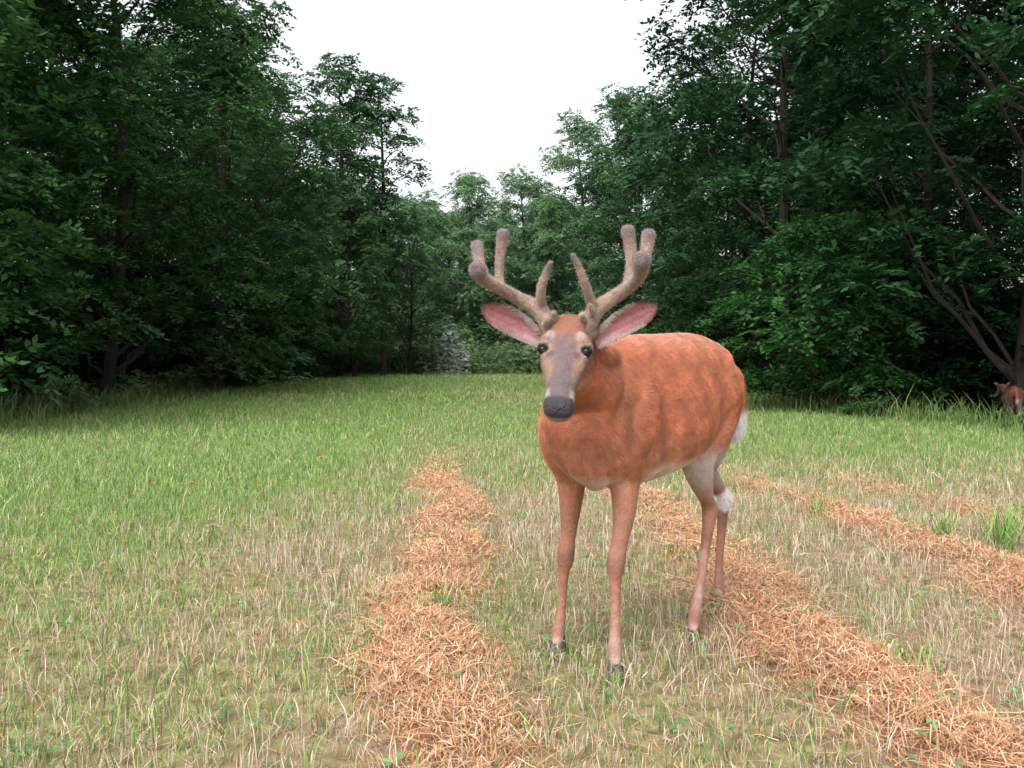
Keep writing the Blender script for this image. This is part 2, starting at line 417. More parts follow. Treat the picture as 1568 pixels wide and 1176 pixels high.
def weed_bank(name, pts, cd, cl, ls=.1, nsp=14, seed=1):
    rng = np.random.default_rng(seed); cen = []; rad = []
    for (x, y, w, d, h, n) in pts:
        for _ in range(n):
            px = x + rng.uniform(-w, w); py = y + rng.uniform(-d, d)
            gz_ = float(ground_z(np.array([px]), np.array([py]))[0]); hh = h * rng.uniform(.5, 1.1)
            for zz in np.arange(.15, hh, .3):
                cen.append([px + rng.normal(0, .1), py + rng.normal(0, .1), gz_ + zz]); s = rng.uniform(.2, .42); rad.append([s, s, s * .7])
    V, F, C = leaf_sprays(rng, np.array(cen), np.array(rad), nsp, 7, ls, .5, np.array(cd), np.array(cl), .3)
    link(bpy.data.objects.new(name, fast_mesh(name, V, F, C, [M_LEAF])))
weed_bank("weed_bank", [(-8, 49, 3.5, 2, 1.3, 80), (-2, 50, 5.5, 2, 1.5, 130), (-3.5, 47, 4.5, .8, 1.2, 90), (2.5, 49, 3, 2, 1.4, 60), (-8.8, 42, .8, 5, 1.0, 45), (-9.2, 33, .7, 5, .8, 40), (-9.1, 24, .5, 5, .5, 30), (-8.6, 16, .4, 4, .45, 24),
          (-3, 52.5, 6, 1.5, 2.4, 60)], (.12, .20, .09), (.27, .40, .19), .11, 12, 5)
weed_bank("weed_bank", [(6.2, 20, .5, 3, .5, 24), (7.9, 14.0, .5, 2.5, .5, 26), (5.2, 30, .5, 6, .7, 30), (7.35, 13.9, .3, .2, .4, 5)], (.03, .08, .025), (.08, .18, .06), .1, 11, 8)
weed_bank("flowering_shrub", [(-3.1, 45.2, .9, .4, 2.2, 11)], (.36, .42, .36), (.70, .74, .70), .09, 14, 6)

# ------------------------------------------------------------ white-tailed deer
def catmull(P, sub=6):
    P = np.asarray(P, float); Q = np.vstack([2 * P[0] - P[1], P, 2 * P[-1] - P[-2]]); out = []
    for i in range(1, len(Q) - 2):
        for t in np.linspace(0, 1, sub, endpoint=False):
            a, b, c, d = Q[i - 1], Q[i], Q[i + 1], Q[i + 2]
            out.append(.5 * ((2 * b) + (c - a) * t + (2 * a - 5 * b + 4 * c - d) * t * t + (3 * b - a - 3 * c + d) * t ** 3))
    out.append(Q[-2]); return np.array(out)
def closed_tube(rows, nseg=16, sub=6, dome=True):
    A = catmull(np.array(rows, float), sub); P = A[:, :3]; r = np.maximum(A[:, 3], .002)
    if dome:
        t0 = nrm(P[0] - P[1]); t1 = nrm(P[-1] - P[-2])
        P = np.vstack([P[0] + t0 * r[0] * .75, P[0] + t0 * r[0] * .45, P, P[-1] + t1 * r[-1] * .45, P[-1] + t1 * r[-1] * .75])
        r = np.concatenate([[r[0] * .45, r[0] * .85], r, [r[-1] * .85, r[-1] * .45]])
    V, F = tube_pts(P, r, nseg)
    return cap(V, F, nseg)
def cap(V, F, nseg):
    n = len(V); c0 = V[:nseg].mean(0); c1 = V[-nseg:].mean(0)
    V = np.vstack([V, c0, c1]); T_ = []
    for f in F: T_ += [(f[0], f[1], f[2]), (f[0], f[2], f[3])]
    for k in range(nseg):
        k2 = (k + 1) % nseg
        T_.append((k2, k, n)); T_.append((n - nseg + k, n - nseg + k2, n + 1))
    return V, np.array(T_)
def ring_loft(C, RX, RZ, hx, zt, zb, nseg=24, egg=0.):
    V = []
    for c, rx, rz, a, t, b in zip(C, RX, RZ, hx, zt, zb):
        for k in range(nseg):
            th = 6.28318 * k / nseg; cs, sn = math.cos(th), math.sin(th)
            V.append(c + rx * a * np.sign(cs) * abs(cs) ** .9 * (1 - egg * sn) + rz * (t * sn if sn > 0 else b * sn))
    F = []
    for i in range(len(C) - 1):
        for k in range(nseg):
            k2 = (k + 1) % nseg; F.append((i * nseg + k, i * nseg + k2, (i + 1) * nseg + k2, (i + 1) * nseg + k))
    return cap(np.array(V), np.array(F), nseg)
def union(name, parts, voxel, smooth_it):
    o = 0; Vs = []; Fs = []
    for V, F in parts:
        Vs.append(V); Fs.append(F + o); o += len(V)
    me = fast_mesh(name + "_raw", np.concatenate(Vs), np.concatenate(Fs))
    bm = bmesh.new(); bm.from_mesh(me); bmesh.ops.recalc_face_normals(bm, faces=bm.faces); bm.to_mesh(me); bm.free()
    ob = bpy.data.objects.new(name + "_raw", me); scene.collection.objects.link(ob)
    m = ob.modifiers.new("r", 'REMESH'); m.mode = 'VOXEL'; m.voxel_size = voxel
    s = ob.modifiers.new("s", 'SMOOTH'); s.iterations = smooth_it; s.factor = .5
    dg = bpy.context.evaluated_depsgraph_get()
    out = bpy.data.meshes.new_from_object(ob.evaluated_get(dg)); out.name = name
    bpy.data.objects.remove(ob)
    out.polygons.foreach_set("use_smooth", np.ones(len(out.polygons), bool))
    return out
def co_of(me):
    a = np.empty(len(me.vertices) * 3, np.float32); me.vertices.foreach_get("co", a); return a.reshape(-1, 3).astype(float)
def normals_of(me):
    a = np.empty(len(me.vertices) * 3, np.float32); me.vertices.foreach_get("normal", a); return a.reshape(-1, 3)
def set_col(me, C):
    a = me.color_attributes.new("Col", 'FLOAT_COLOR', 'POINT'); c = np.ones((len(C), 4), np.float32); c[:, :3] = C
    a.data.foreach_set("color", c.ravel())

AX = nrm(np.array([.585, .811, 0])); SD = np.array([.811, -.585, 0])
O = np.array([.17, 2.92, 0.])
prof = np.array([  # s, top, bottom, half width
    [-.035, .82, .69, .05], [.0, .865, .63, .09], [.06, .905, .575, .115], [.14, .955, .545, .130], [.25, .985, .53, .142], [.38, .998, .535, .154],
    [.52, 1.003, .55, .160], [.66, 1.010, .585, .150], [.78, 1.009, .63, .136], [.88, .990, .68, .124], [.96, .955, .73, .100], [1.02, .91, .77, .068], [1.05, .865, .80, .034]])
pr = catmull(prof, 4)
Cn = [O + AX * p[0] + UP * (p[1] * .45 + p[2] * .55) for p in pr]
parts = [ring_loft(Cn, [SD] * len(pr), [UP] * len(pr), pr[:, 3], (pr[:, 1] - pr[:, 2]) * .55, (pr[:, 1] - pr[:, 2]) * .45, 28, .16)]
# neck
parts.append(closed_tube([[.26, 3.05, .79, .130], [.210, 2.96, .82, .106], [.176, 2.885, .865, .083], [.157, 2.82, .925, .068], [.15, 2.76, .975, .056]], 20))
parts.append(closed_tube([[.33, 3.14, .88, .075], [.25, 3.01, .905, .066], [.19, 2.88, .945, .060], [.155, 2.78, .98, .054]], 16))
# brisket
parts.append(closed_tube([[.195, 2.93, .72, .075], [.215, 2.95, .63, .062], [.245, 2.985, .575, .045]], 14))
# shoulders
parts.append(closed_tube([[.37, 3.11, .90, .05], [.36, 3.07, .79, .080], [.335, 3.02, .69, .080], [.336, 3.06, .58, .057]], 16))
parts.append(closed_tube([[.22, 3.18, .90, .045], [.165, 3.12, .78, .072], [.152, 3.055, .69, .073], [.18, 3.14, .57, .05]], 16))
LEGS = dict(
    fn=[[.335, 3.07, .66, .066], [.337, 3.06, .57, .050], [.333, 3.035, .46, .0345], [.318, 3.008, .385, .0255], [.306, 2.992, .335, .0285], [.303, 2.986, .305, .0275], [.302, 2.98, .265, .0185], [.301, 2.97, .18, .0155], [.299, 2.96, .11, .018], [.298, 2.953, .08, .0225], [.298, 2.94, .045, .017]],
    ff=[[.17, 3.11, .66, .062], [.182, 3.14, .56, .048], [.180, 3.16, .45, .033], [.174, 3.165, .375, .0245], [.168, 3.165, .325, .0275], [.166, 3.17, .295, .0265], [.161, 3.175, .255, .018], [.156, 3.18, .175, .015], [.149, 3.175, .10, .018], [.145, 3.17, .078, .022], [.139, 3.155, .045, .017]],
    hn=[[.69, 3.60, .86, .098], [.685, 3.57, .75, .096], [.665, 3.51, .655, .079], [.628, 3.46, .595, .062], [.640, 3.475, .52, .046], [.672, 3.53, .44, .0265], [.688, 3.55, .40, .030], [.676, 3.52, .345, .0215], [.640, 3.43, .22, .0165], [.607, 3.355, .11, .018], [.598, 3.335, .085, .0225], [.588, 3.31, .048, .017]],
    hf=[[.60, 3.66, .85, .10], [.63, 3.68, .74, .09], [.65, 3.69, .65, .075], [.665, 3.70, .585, .06], [.72, 3.77, .50, .042], [.79, 3.86, .42, .0265], [.808, 3.89, .39, .030], [.802, 3.885, .34, .0215], [.788, 3.865, .21, .0165], [.78, 3.845, .11, .018], [.778, 3.835, .085, .022], [.773, 3.81, .048, .017]])
for L in LEGS.values(): parts.append(closed_tube(L, 14, 5))
parts.append(closed_tube([[.745, 3.61, .86, .062], [.742, 3.61, .75, .062], [.715, 3.585, .65, .052], [.69, 3.57, .56, .036]], 14))
# head
A = np.array([.150, 2.75, 1.000]); B = np.array([.113, 2.535, .775])
ha = nrm(B - A); hr = nrm(np.array([1, 0, .06]) - ha * np.dot([1, 0, .06], ha)); hd = np.cross(hr, ha)
if hd[2] < 0: hd = -hd
hp_ = catmull(np.array([[-.035, .035, .02, .04], [-.01, .048, .036, .06], [.03, .056, .045, .08], [.07, .060, .047, .09], [.105, .064, .040, .093], [.14, .056, .036, .086], [.175, .047, .033, .074],
               [.21, .040, .030, .060], [.245, .0375, .027, .052], [.272, .040, .025, .048], [.290, .0395, .020, .044], [.304, .033, .012, .036], [.310, .020, .004, .022]]), 4)
parts.append(ring_loft([A + ha * p[0] for p in hp_], [hr] * len(hp_), [hd] * len(hp_), hp_[:, 1], hp_[:, 2], hp_[:, 3], 22))
def H(a, l, d): return A + ha * a + hr * l + hd * d
EA, EL_, ED = .106, .0565, .0215
for s_ in (-1, 1):
    parts.append(closed_tube([[*H(.062, s_ * .038, .034), .015], [*H(.082, s_ * .052, .031), .0175], [*H(.096, s_ * .065, .014), .013]], 10, 3))   # brow
    parts.append(closed_tube([[*H(.128, s_ * .046, .014), .018], [*H(.16, s_ * .038, .008), .018]], 10, 3))   # cheek
    parts.append(closed_tube([[*H(.012, s_ * .034, .022), .018], [*H(.0, s_ * .038, .036), .015]], 10, 3))   # pedicle
    parts.append(closed_tube([[*H(.02, s_ * .05, -.01), .022], [*H(.0, s_ * .070, -.01), .020]], 10, 3))   # ear root
    parts.append(closed_tube([[*H(.276, s_ * .025, .008), .016], [*H(.290, s_ * .024, .0), .014]], 10, 3))  # nostril wing
body = union("body", parts, .0068, 4)
P = co_of(body)
vn0 = normals_of(body)
_s = (P - O) @ AX; _z = P[:, 2]; _lat = (P - O) @ SD
def gb(s0, z0, ds, dz, rot=0.):
    a_ = (_s - s0); b_ = (_z - z0); c_, n_ = math.cos(rot), math.sin(rot)
    return np.exp(-((a_ * c_ + b_ * n_) / ds) ** 2 - ((-a_ * n_ + b_ * c_) / dz) ** 2)
disp = -.016 * gb(.33, .70, .035, .13, .15) - .015 * gb(.74, .74, .06, .10, -.3) + .010 * gb(.87, .93, .04, .035) + .010 * gb(.23, .80, .05, .12, -.25) \
       - .014 * gb(.10, .80, .025, .12, -.5) + .012 * gb(.86, .80, .07, .08) - .008 * gb(.80, .88, .025, .09, .5) + .0015 * np.sin(_s * 75 + _z * 14) * gb(.53, .74, .14, .10)
disp = disp * (np.abs(_lat) > .04) * (_z > .55) * (P[:, 1] > 2.86)
P = P + vn0 * disp[:, None]
body.vertices.foreach_set("co", P.astype(np.float32).ravel()); body.update()
def coat(P):
    rel = P - O; s = rel @ AX; lat = rel @ SD; z = P[:, 2]
    hrel = P - A; al = hrel @ ha; ll = hrel @ hr; dd = hrel @ hd
    org = np.array([.41, .13, .062]); C = np.tile(org, (len(P), 1))
    n = (.5 + .5 * fnoise(s * 9, z * 9 + lat * 4, 1.0, .5))
    C *= (.84 + .30 * n)[:, None]
    def mix(C, c, m): return C * (1 - m[:, None]) + np.array(c) * m[:, None]
    C = mix(C, (.48, .23, .16), sst(.92, 1.0, z) * .5 * sst(.1, .3, s))  # paler back: sheen from above painted into the coat colour
    C = mix(C, (.46, .22, .13), sst(.74, .6, z) * .5)
    C = mix(C, (.24, .085, .05), sst(.15, .7, fnoise(s * 4 + z * 3, z * 9 - s * 2, 1.0, 2.2)) * .25)
    C = mix(C, (.52, .27, .18), sst(.3, .8, fnoise(s * 5, z * 14, 1.0, 4.2)) * .3)
    C = mix(C, (.27, .10, .06), sst(.80, .62, z) * sst(.12, .02, s) * .35)  # lower chest front: shading painted into the coat
    C = mix(C, (.20, .08, .045), np.exp(-((s - .11 - (z - .8) * .1) / .028) ** 2) * sst(.66, .72, z) * (lat > .03) * .6)  # neck edge: dark band paints the shade where it meets the body
    C = mix(C, (.18, .08, .05), np.exp(-((s - .30 + (z - .6) * .25) / .022) ** 2) * sst(.56, .6, z) * sst(.84, .72, z) * .4)  # crease behind the shoulder, its shade painted in
    belly = sst(.620, .572, z) * sst(.2, .32, s) * sst(.45, .5, z) * sst(1.0, .7, s)
    C = mix(C, (.64, .54, .47), belly)
    C = mix(C, (.60, .42, .34), sst(.60, .56, z) * sst(.22, .1, s) * sst(.5, .54, z) * .85 * (np.abs(lat) < .09))
    lg = sst(.56, .44, z)
    C = mix(C, (.29, .13, .085), lg)
    C = mix(C, (.31, .15, .105), lg * sst(.35, .1, z) * .6)
    C = mix(C, (.42, .33, .29), lg * sst(.1, .6, fnoise(s * 20, z * 6, 1, .2)) * .45)
    C = mix(C, (.13, .07, .055), lg * sst(.045, .0, np.abs(z - .315)) * .45)
    C = mix(C, (.12, .07, .055), lg * sst(.03, .0, np.abs(z - .088)) * .35)
    th = sst(.64, .60, z) * sst(.42, .47, z) * sst(3.35, 3.4, P[:, 1]) * sst(.60, .63, P[:, 0])
    C = mix(C, (.42, .33, .29), th * .7)
    tars = sst(.062, .03, np.linalg.norm(P - np.array([.80, 3.855, .405]), axis=1))
    C = mix(C, (.85, .82, .80), tars)
    rump = sst(.95, 1.01, s) * sst(.86, .80, z) * (z > .6) * sst(.05, -.02, lat); C = mix(C, (.7, .62, .57), rump * .8)
    for hx, hy in ((.298, 2.94), (.140, 3.155), (.588, 3.31), (.773, 3.81)):
        d_ = np.hypot(P[:, 0] - hx, P[:, 1] - hy); C = mix(C, (.55, .45, .41), sst(.07, .05, z) * (d_ < .09) * .5)
    # head
    hm = sst(.10, .085, np.sqrt(ll ** 2 + (dd * .6) ** 2)) * sst(-.03, .0, al) * (P[:, 1] < 2.85)
    hm = hm * sst(-.115, -.09, dd)
    hc = np.tile(np.array([.20, .10, .075]), (len(P), 1))
    hc = mix(hc, (.20, .082, .052), sst(.10, .05, al) * sst(.055, .03, np.abs(ll)))
    hc = mix(hc, (.11, .08, .082), sst(.04, .12, al) * sst(.038, .016, np.abs(ll)) * sst(.0, .015, dd) * .9)
    hc = mix(hc, (.24, .165, .135), sst(.13, .18, al) * sst(.018, .034, np.abs(ll)) * .6)
    for s_ in (-1, 1):
        e = np.linalg.norm(P - H(EA, s_ * EL_, ED), axis=1)
        hc = mix(hc, (.25, .20, .18), sst(.031, .023, e) * .7)
        hc = mix(hc, (.025, .018, .018), sst(.0205, .0165, e))
        hc = mix(hc, (.34, .28, .26), sst(.02, .008, np.linalg.norm(P - H(.074, s_ * .040, .045), axis=1)) * .55)
        hc = mix(hc, (.05, .035, .035), sst(.015, .007, np.linalg.norm(P - H(.130, s_ * .036, .034), axis=1)) * .7)
    hc = mix(hc, (.09, .07, .075), sst(.195, .24, al) * sst(-.03, -.0, dd) * .85)
    hc = mix(hc, (.28, .23, .215), sst(.22, .26, al) * sst(-.008, -.018, dd) * .9)
    hc = mix(hc, (.34, .29, .27), sst(.232, .246, al) * sst(.272, .258, al) * sst(.020, .032, np.abs(ll)) * .8)
    hc = mix(hc, (.10, .055, .04), sst(.02, .0, al) * sst(.02, .035, np.abs(ll)) * .8)
    C = C * (1 - hm[:, None]) + hc * hm[:, None]
    C = mix(C, (.03, .025, .03), sst(.262, .274, al) * sst(-.014, -.007, dd) * sst(.06, .05, np.abs(ll)))
    neckp = sst(-.10, -.14, dd) * (al > -.02) * (al < .2) * (np.abs(ll) < .07) * (P[:, 1] < 2.8)
    C = mix(C, (.55, .42, .36), neckp * .55)
    return np.clip(C, .01, .9), hm, al, dd
C, hm, al, dd = coat(P); set_col(body, C); body.materials.clear(); body.materials.append(M_DEER)

# fur
body.calc_loop_triangles()
nt_ = len(body.loop_triangles); ti = np.empty(nt_ * 3, np.int32); body.loop_triangles.foreach_get("vertices", ti); ti = ti.reshape(-1, 3)
vn = normals_of(body)
ar = np.linalg.norm(np.cross(P[ti[:, 1]] - P[ti[:, 0]], P[ti[:, 2]] - P[ti[:, 0]]), axis=1)
NF = 240000
pick = RNG.choice(nt_, NF, p=ar / ar.sum()); r1 = np.sqrt(RNG.random(NF)); r2 = RNG.random(NF)
w0, w1, w2 = 1 - r1, r1 * (1 - r2), r1 * r2
fp = P[ti[pick, 0]] * w0[:, None] + P[ti[pick, 1]] * w1[:, None] + P[ti[pick, 2]] * w2[:, None]
fnn = nrm(vn[ti[pick, 0]] * w0[:, None] + vn[ti[pick, 1]] * w1[:, None] + vn[ti[pick, 2]] * w2[:, None])
FC, fh, fal, fdd = coat(fp)
z = fp[:, 2]
flow = AX * 1.0 - UP * .55 + np.zeros_like(fp)
legm = sst(.62, .5, z)[:, None]; flow = flow * (1 - legm) + np.array([.1, .15, -1.]) * legm
flow = flow * (1 - fh[:, None]) + (-ha) * fh[:, None]
swirl = fnoise(fp[:, 0] * 8 + fp[:, 1] * 8, z * 14, 1, .9)[:, None]
flow = flow + np.cross(fnn, flow) * swirl * .6 + RNG.normal(0, .13, fp.shape)
tg = nrm(flow - fnn * np.sum(flow * fnn, 1, keepdims=True))
ln = .0165 * (1 - fh * .45) * (1 - .65 * legm[:, 0]) * RNG.uniform(.6, 1.25, NF)
ed = np.minimum(np.linalg.norm(fp - H(EA, -EL_, ED), axis=1), np.linalg.norm(fp - H(EA, EL_, ED), axis=1))
keep = (ed > .0195) & ~((fal > .262) & (fdd > -.014) & (fp[:, 1] < 2.7)) & (z > .03)
sN = (fp - O) @ AX
tuft = fnoise(sN * 34, z * 46 + sN * 20, 1, .3)
rise = (.08 + .12 * np.abs(swirl[:, 0]) + RNG.uniform(0, .10, NF) + .24 * np.maximum(tuft, 0) * (1 - fh) * (1 - legm[:, 0]))
p2 = fp + tg * ln[:, None] + fnn * (ln * rise)[:, None]
sdv = nrm(np.cross(fnn, tg)) * (.0013 * (1 - fh * .5) * (1 - .3 * legm[:, 0]) * .9 * RNG.uniform(.6, 1.2, NF))[:, None]
FC = FC * (RNG.uniform(.74, 1.24, NF) * (1 + .42 * tuft * (1 - .6 * fh)))[:, None]
Vf = np.stack([fp - sdv - fnn * .001, fp + sdv - fnn * .001, p2], 1)[keep].reshape(-1, 3)
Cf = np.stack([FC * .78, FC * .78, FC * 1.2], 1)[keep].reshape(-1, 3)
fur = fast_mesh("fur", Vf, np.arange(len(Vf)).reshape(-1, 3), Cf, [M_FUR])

# antlers in velvet
ant = []
LB = [[.108, 2.735, .99, .022], [.090, 2.74, 1.025, .0235], [.066, 2.745, 1.055, .0215], [.019, 2.74, 1.079, .0175], [-.033, 2.70, 1.105, .0165], [-.071, 2.64, 1.123, .0165], [-.085, 2.575, 1.137, .0205], [-.086, 2.55, 1.139, .0225]]
RB = [[.190, 2.735, .99, .022], [.207, 2.74, 1.02, .0245], [.225, 2.745, 1.05, .0225], [.264, 2.74, 1.078, .019], [.303, 2.70, 1.105, .0175], [.327, 2.64, 1.132, .0175], [.325, 2.575, 1.160, .0215], [.324, 2.55, 1.164, .0235]]
ant += [closed_tube(LB, 14), closed_tube(RB, 14)]
ant += [closed_tube(p, 12) for p in (
    [[-.033, 2.70, 1.105, .013], [-.034, 2.72, 1.15, .012], [-.031, 2.72, 1.20, .013], [-.024, 2.715, 1.250, .017]],
    [[-.071, 2.66, 1.127, .013], [-.083, 2.68, 1.165, .0135], [-.092, 2.69, 1.215, .0175]],
    [[.076, 2.735, 1.06, .015], [.078, 2.70, 1.11, .0115], [.090, 2.69, 1.145, .0095], [.101, 2.68, 1.170, .007]],
    [[.303, 2.70, 1.105, .015], [.316, 2.72, 1.16, .0145], [.314, 2.72, 1.21, .0155], [.306, 2.715, 1.258, .019]],
    [[.327, 2.66, 1.136, .014], [.348, 2.68, 1.185, .015], [.358, 2.69, 1.243, .019]],
    [[.216, 2.735, 1.055, .015], [.196, 2.70, 1.105, .0115], [.175, 2.68, 1.155, .0095], [.158, 2.67, 1.188, .007]],
    [[.108, 2.72, 1.02, .011], [.110, 2.70, 1.04, .008]], [[.19, 2.72, 1.02, .011], [.184, 2.695, 1.034, .0085]],
    [[.213, 2.71, 1.04, .010], [.205, 2.69, 1.060, .006]], [[.088, 2.71, 1.01, .010], [.092, 2.695, 1.022, .009]])]
antm = union("antlers", ant, .0036, 2)
PA = co_of(antm)
tip = np.zeros(len(PA))
for t_ in ((-.024, 2.715, 1.262), (-.092, 2.69, 1.225), (-.086, 2.535, 1.139), (.306, 2.715, 1.268), (.358, 2.69, 1.255), (.324, 2.535, 1.165), (.101, 2.68, 1.175), (.158, 2.67, 1.192)):
    tip = np.maximum(tip, sst(.06, .012, np.linalg.norm(PA - np.array(t_), axis=1)))
CA = np.tile(np.array([.27, .185, .15]), (len(PA), 1)); CA = CA * (1 - tip[:, None] * .8) + np.array([.11, .088, .098]) * tip[:, None] * .8
CA *= (1 + .4 * fnoise(PA[:, 0] * 60, PA[:, 2] * 60 + PA[:, 1] * 40, 1, .5))[:, None]
set_col(antm, CA); antm.materials.append(M_VELVET)
vn2 = normals_of(antm)
k = RNG.integers(0, len(PA), 34000); q = nrm(vn2[k] + RNG.normal(0, .35, (len(k), 3))); b_ = PA[k] + RNG.normal(0, .0012, (len(k), 3))
sd_ = nrm(np.cross(q, RNG.normal(size=(len(k), 3)))) * .0004
Va = np.stack([b_ - sd_, b_ + sd_, b_ + q * RNG.uniform(.0025, .0048, len(k))[:, None]], 1).reshape(-1, 3)
Ca = np.repeat(CA[k] * RNG.uniform(1.0, 1.9, len(k))[:, None], 3, 0)
velv = fast_mesh("velvet_fuzz", Va, np.arange(len(Va)).reshape(-1, 3), Ca, [M_VELVET])

# ears
def ear(base, tip, upv, hw, cupv):
    base = np.array(base); tip = np.array(tip); e = tip - base; L = np.linalg.norm(e); e = e / L
    up = nrm(np.array(upv) - e * np.dot(upv, e)); cu = nrm(np.array(cupv) - e * np.dot(cupv, e) - up * np.dot(cupv, up))
    NU, NW = 26, 17; V = []; C = []
    for layer in (0, 1):
        for i in range(NU):
            u = i / (NU - 1)
            w = max(hw * (.34 + .66 * math.sin(math.pi * min(1, u * .72 + .1)) ** .9) * (1 - max(0, u - .74) ** 2 * 12.5), .002)
            for j in range(NW):
                v = -1 + 2 * j / (NW - 1); th = v * (1.35 - .5 * u)
                dp = w * 1.15 * (math.cos(th) - .3)
                p = base + e * L * (u + .02 * math.sin(v * 3)) + up * w * math.sin(th) / math.sin(1.35 - .5 * u) + cu * dp + cu * (.0035 * layer)
                V.append(p + up * .006 * math.sin(u * 3.1))
                if layer == 0:
                    ed_ = min(1, max(abs(v) ** 3.2, max(0, (u - .85) / .15) ** 2)); pk = np.array([.42, .18, .19])
                    vein = .78 + .3 * math.sin(v * 7 + u * 2) ** 2
                    c = pk * vein * (1 - ed_) + np.array([.08, .045, .04]) * ed_
                    c = c * (1 - max(0, .35 - u) * 1.6) + np.array([.40, .33, .30]) * max(0, .35 - u) * 1.6
                else: c = np.array([.20, .11, .08])
                C.append(c)
    n = NU * NW; F = []
    for i in range(NU - 1):
        for j in range(NW - 1):
            a = i * NW + j; F.append((a, a + 1, a + NW + 1, a + NW)); F.append((n + a, n + a + NW, n + a + NW + 1, n + a + 1))
    for i in range(NU - 1):
        for j in (0, NW - 1):
            a = i * NW + j; F.append((a, a + NW, n + a + NW, n + a))
    me = fast_mesh("ear", V, F, np.array(C), [M_DEER], smooth=True)
    hv = []; hc = []
    for _ in range(1000):
        u = random.uniform(.02, .7); sgn = random.choice((-1, 1)); i = int(u * (NU - 1)); j = random.choice([0, 1, 2]) if sgn < 0 else NW - 1 - random.choice([0, 1, 2])
        p = np.array(V[i * NW + j]) + (np.array(V[(i + 1) * NW + j]) - np.array(V[i * NW + j])) * random.random() + np.random.normal(0, .0012, 3)
        d = nrm(-sgn * up * .75 + e * .9 - cu * .35 + np.random.normal(0, .2, 3)) * random.uniform(.006, .024) * (1.15 - u)
        sd = nrm(np.cross(d, cu)) * .0006
        hv += [p - sd, p + sd, p + d]; hc += [[.5, .4, .37]] * 3
    hm_ = fast_mesh("ear_hair", np.array(hv), np.arange(len(hv)).reshape(-1, 3), np.array(hc), [M_FUR])
    return me, hm_
earL, ehL = ear((.082, 2.752, .965), (-.084, 2.735, 1.058), (.25, 0, 1), .036, (.1, 1, .1))
earR, ehR = ear((.224, 2.752, .965), (.390, 2.735, 1.062), (-.25, 0, 1), .036, (-.1, 1, .1))

def ellipsoid(name, c, r, mat, rotm=None, n=20):
    V = []; F = []
    for i in range(n + 1):
        for j in range(n):
            a = math.pi * i / n; b = 6.28318 * j / n
            p = np.array([math.sin(a) * math.cos(b) * r[0], math.sin(a) * math.sin(b) * r[1], math.cos(a) * r[2]])
            if rotm is not None: p = rotm @ p
            V.append(p + c)
    for i in range(n):
        for j in range(n):
            F.append((i * n + j, (i + 1) * n + j, (i + 1) * n + (j + 1) % n, i * n + (j + 1) % n))
    return fast_mesh(name, V, F, None, [mat], smooth=True)
HR = np.stack([hr, ha, hd], 1)
ER = (.0135, .0125, .0135)
nose = union("nose", [closed_tube([[*H(.272, -.021, .009), .0125], [*H(.286, -.010, .009), .0135], [*H(.291, 0, .008), .0135], [*H(.286, .010, .009), .0135], [*H(.272, .021, .009), .0125]], 12, 5),
                      closed_tube([[*H(.290, 0, .004), .012], [*H(.299, 0, -.008), .006]], 10, 4)], .0025, 3)
set_col(nose, np.tile(np.array([.035, .03, .037]), (len(nose.vertices), 1))); nose.materials.append(M_NOSE)
lids = []
for s_ in (-1, 1):
    lids.append(closed_tube([[*H(EA + .004, s_ * (EL_ - .0155), ED + .0065), .002], [*H(EA - .0085, s_ * (EL_ - .005), ED + .0095), .0036], [*H(EA - .0085, s_ * (EL_ + .006), ED + .0045), .0036], [*H(EA + .003, s_ * (EL_ + .012), ED - .003), .002]], 8, 4))
    lids.append(closed_tube([[*H(EA + .005, s_ * (EL_ - .0155), ED + .0065), .002], [*H(EA + .0105, s_ * (EL_ - .005), ED + .0065), .0026], [*H(EA + .009, s_ * (EL_ + .007), ED + .001), .002]], 8, 4))
lid = union("eyelids", lids, .0015, 1); lid.materials.append(mat_plain("lid", (.035, .025, .023), .8, .1))
kids = [("body", body), ("fur", fur)]
face = [("left_eye", ellipsoid("eye", H(EA, -EL_, ED - .002), ER, M_EYE, HR)), ("right_eye", ellipsoid("eye", H(EA, EL_, ED - .002), ER, M_EYE, HR)),
        ("left_ear", earL), ("right_ear", earR), ("left_ear_hair", ehL), ("right_ear_hair", ehR), ("nose_pad", nose), ("eyelids", lid),
        ("left_nostril", ellipsoid("nostril", H(.2925, -.0225, .0085), (.0085, .006, .0045), M_EYE, HR)), ("right_nostril", ellipsoid("nostril", H(.2925, .0225, .0085), (.0085, .006, .0045), M_EYE, HR))]
# hooves
hv = []
for (x, y, dx, dy) in ((.298, 2.94, -.05, -1), (.139, 3.155, -.5, -1), (.588, 3.31, -.4, -1), (.773, 3.81, -.25, -1)):
    d = nrm(np.array([dx, dy, 0])); sdd = np.array([-d[1], d[0], 0])
    for s_ in (-1, 1):
        p = np.array([x, y, -.004]) + sdd * s_ * .0105
        hv.append(closed_tube([[*(p - d * .006 + UP * .046), .0115], [*(p + d * .008 + UP * .026), .014], [*(p + d * .022 + UP * .013), .011], [*(p + d * .036 + UP * .007), .006]], 10, 3))
        dp = np.array([x, y, 0]) - d * .02 + sdd * s_ * .011
        hv.append(closed_tube([[*(dp + UP * .065), .007], [*(dp - d * .008 + UP * .05), .005]], 8, 2))
hoof = union("hooves", hv, .003, 2); hoof.materials.append(M_HOOF)
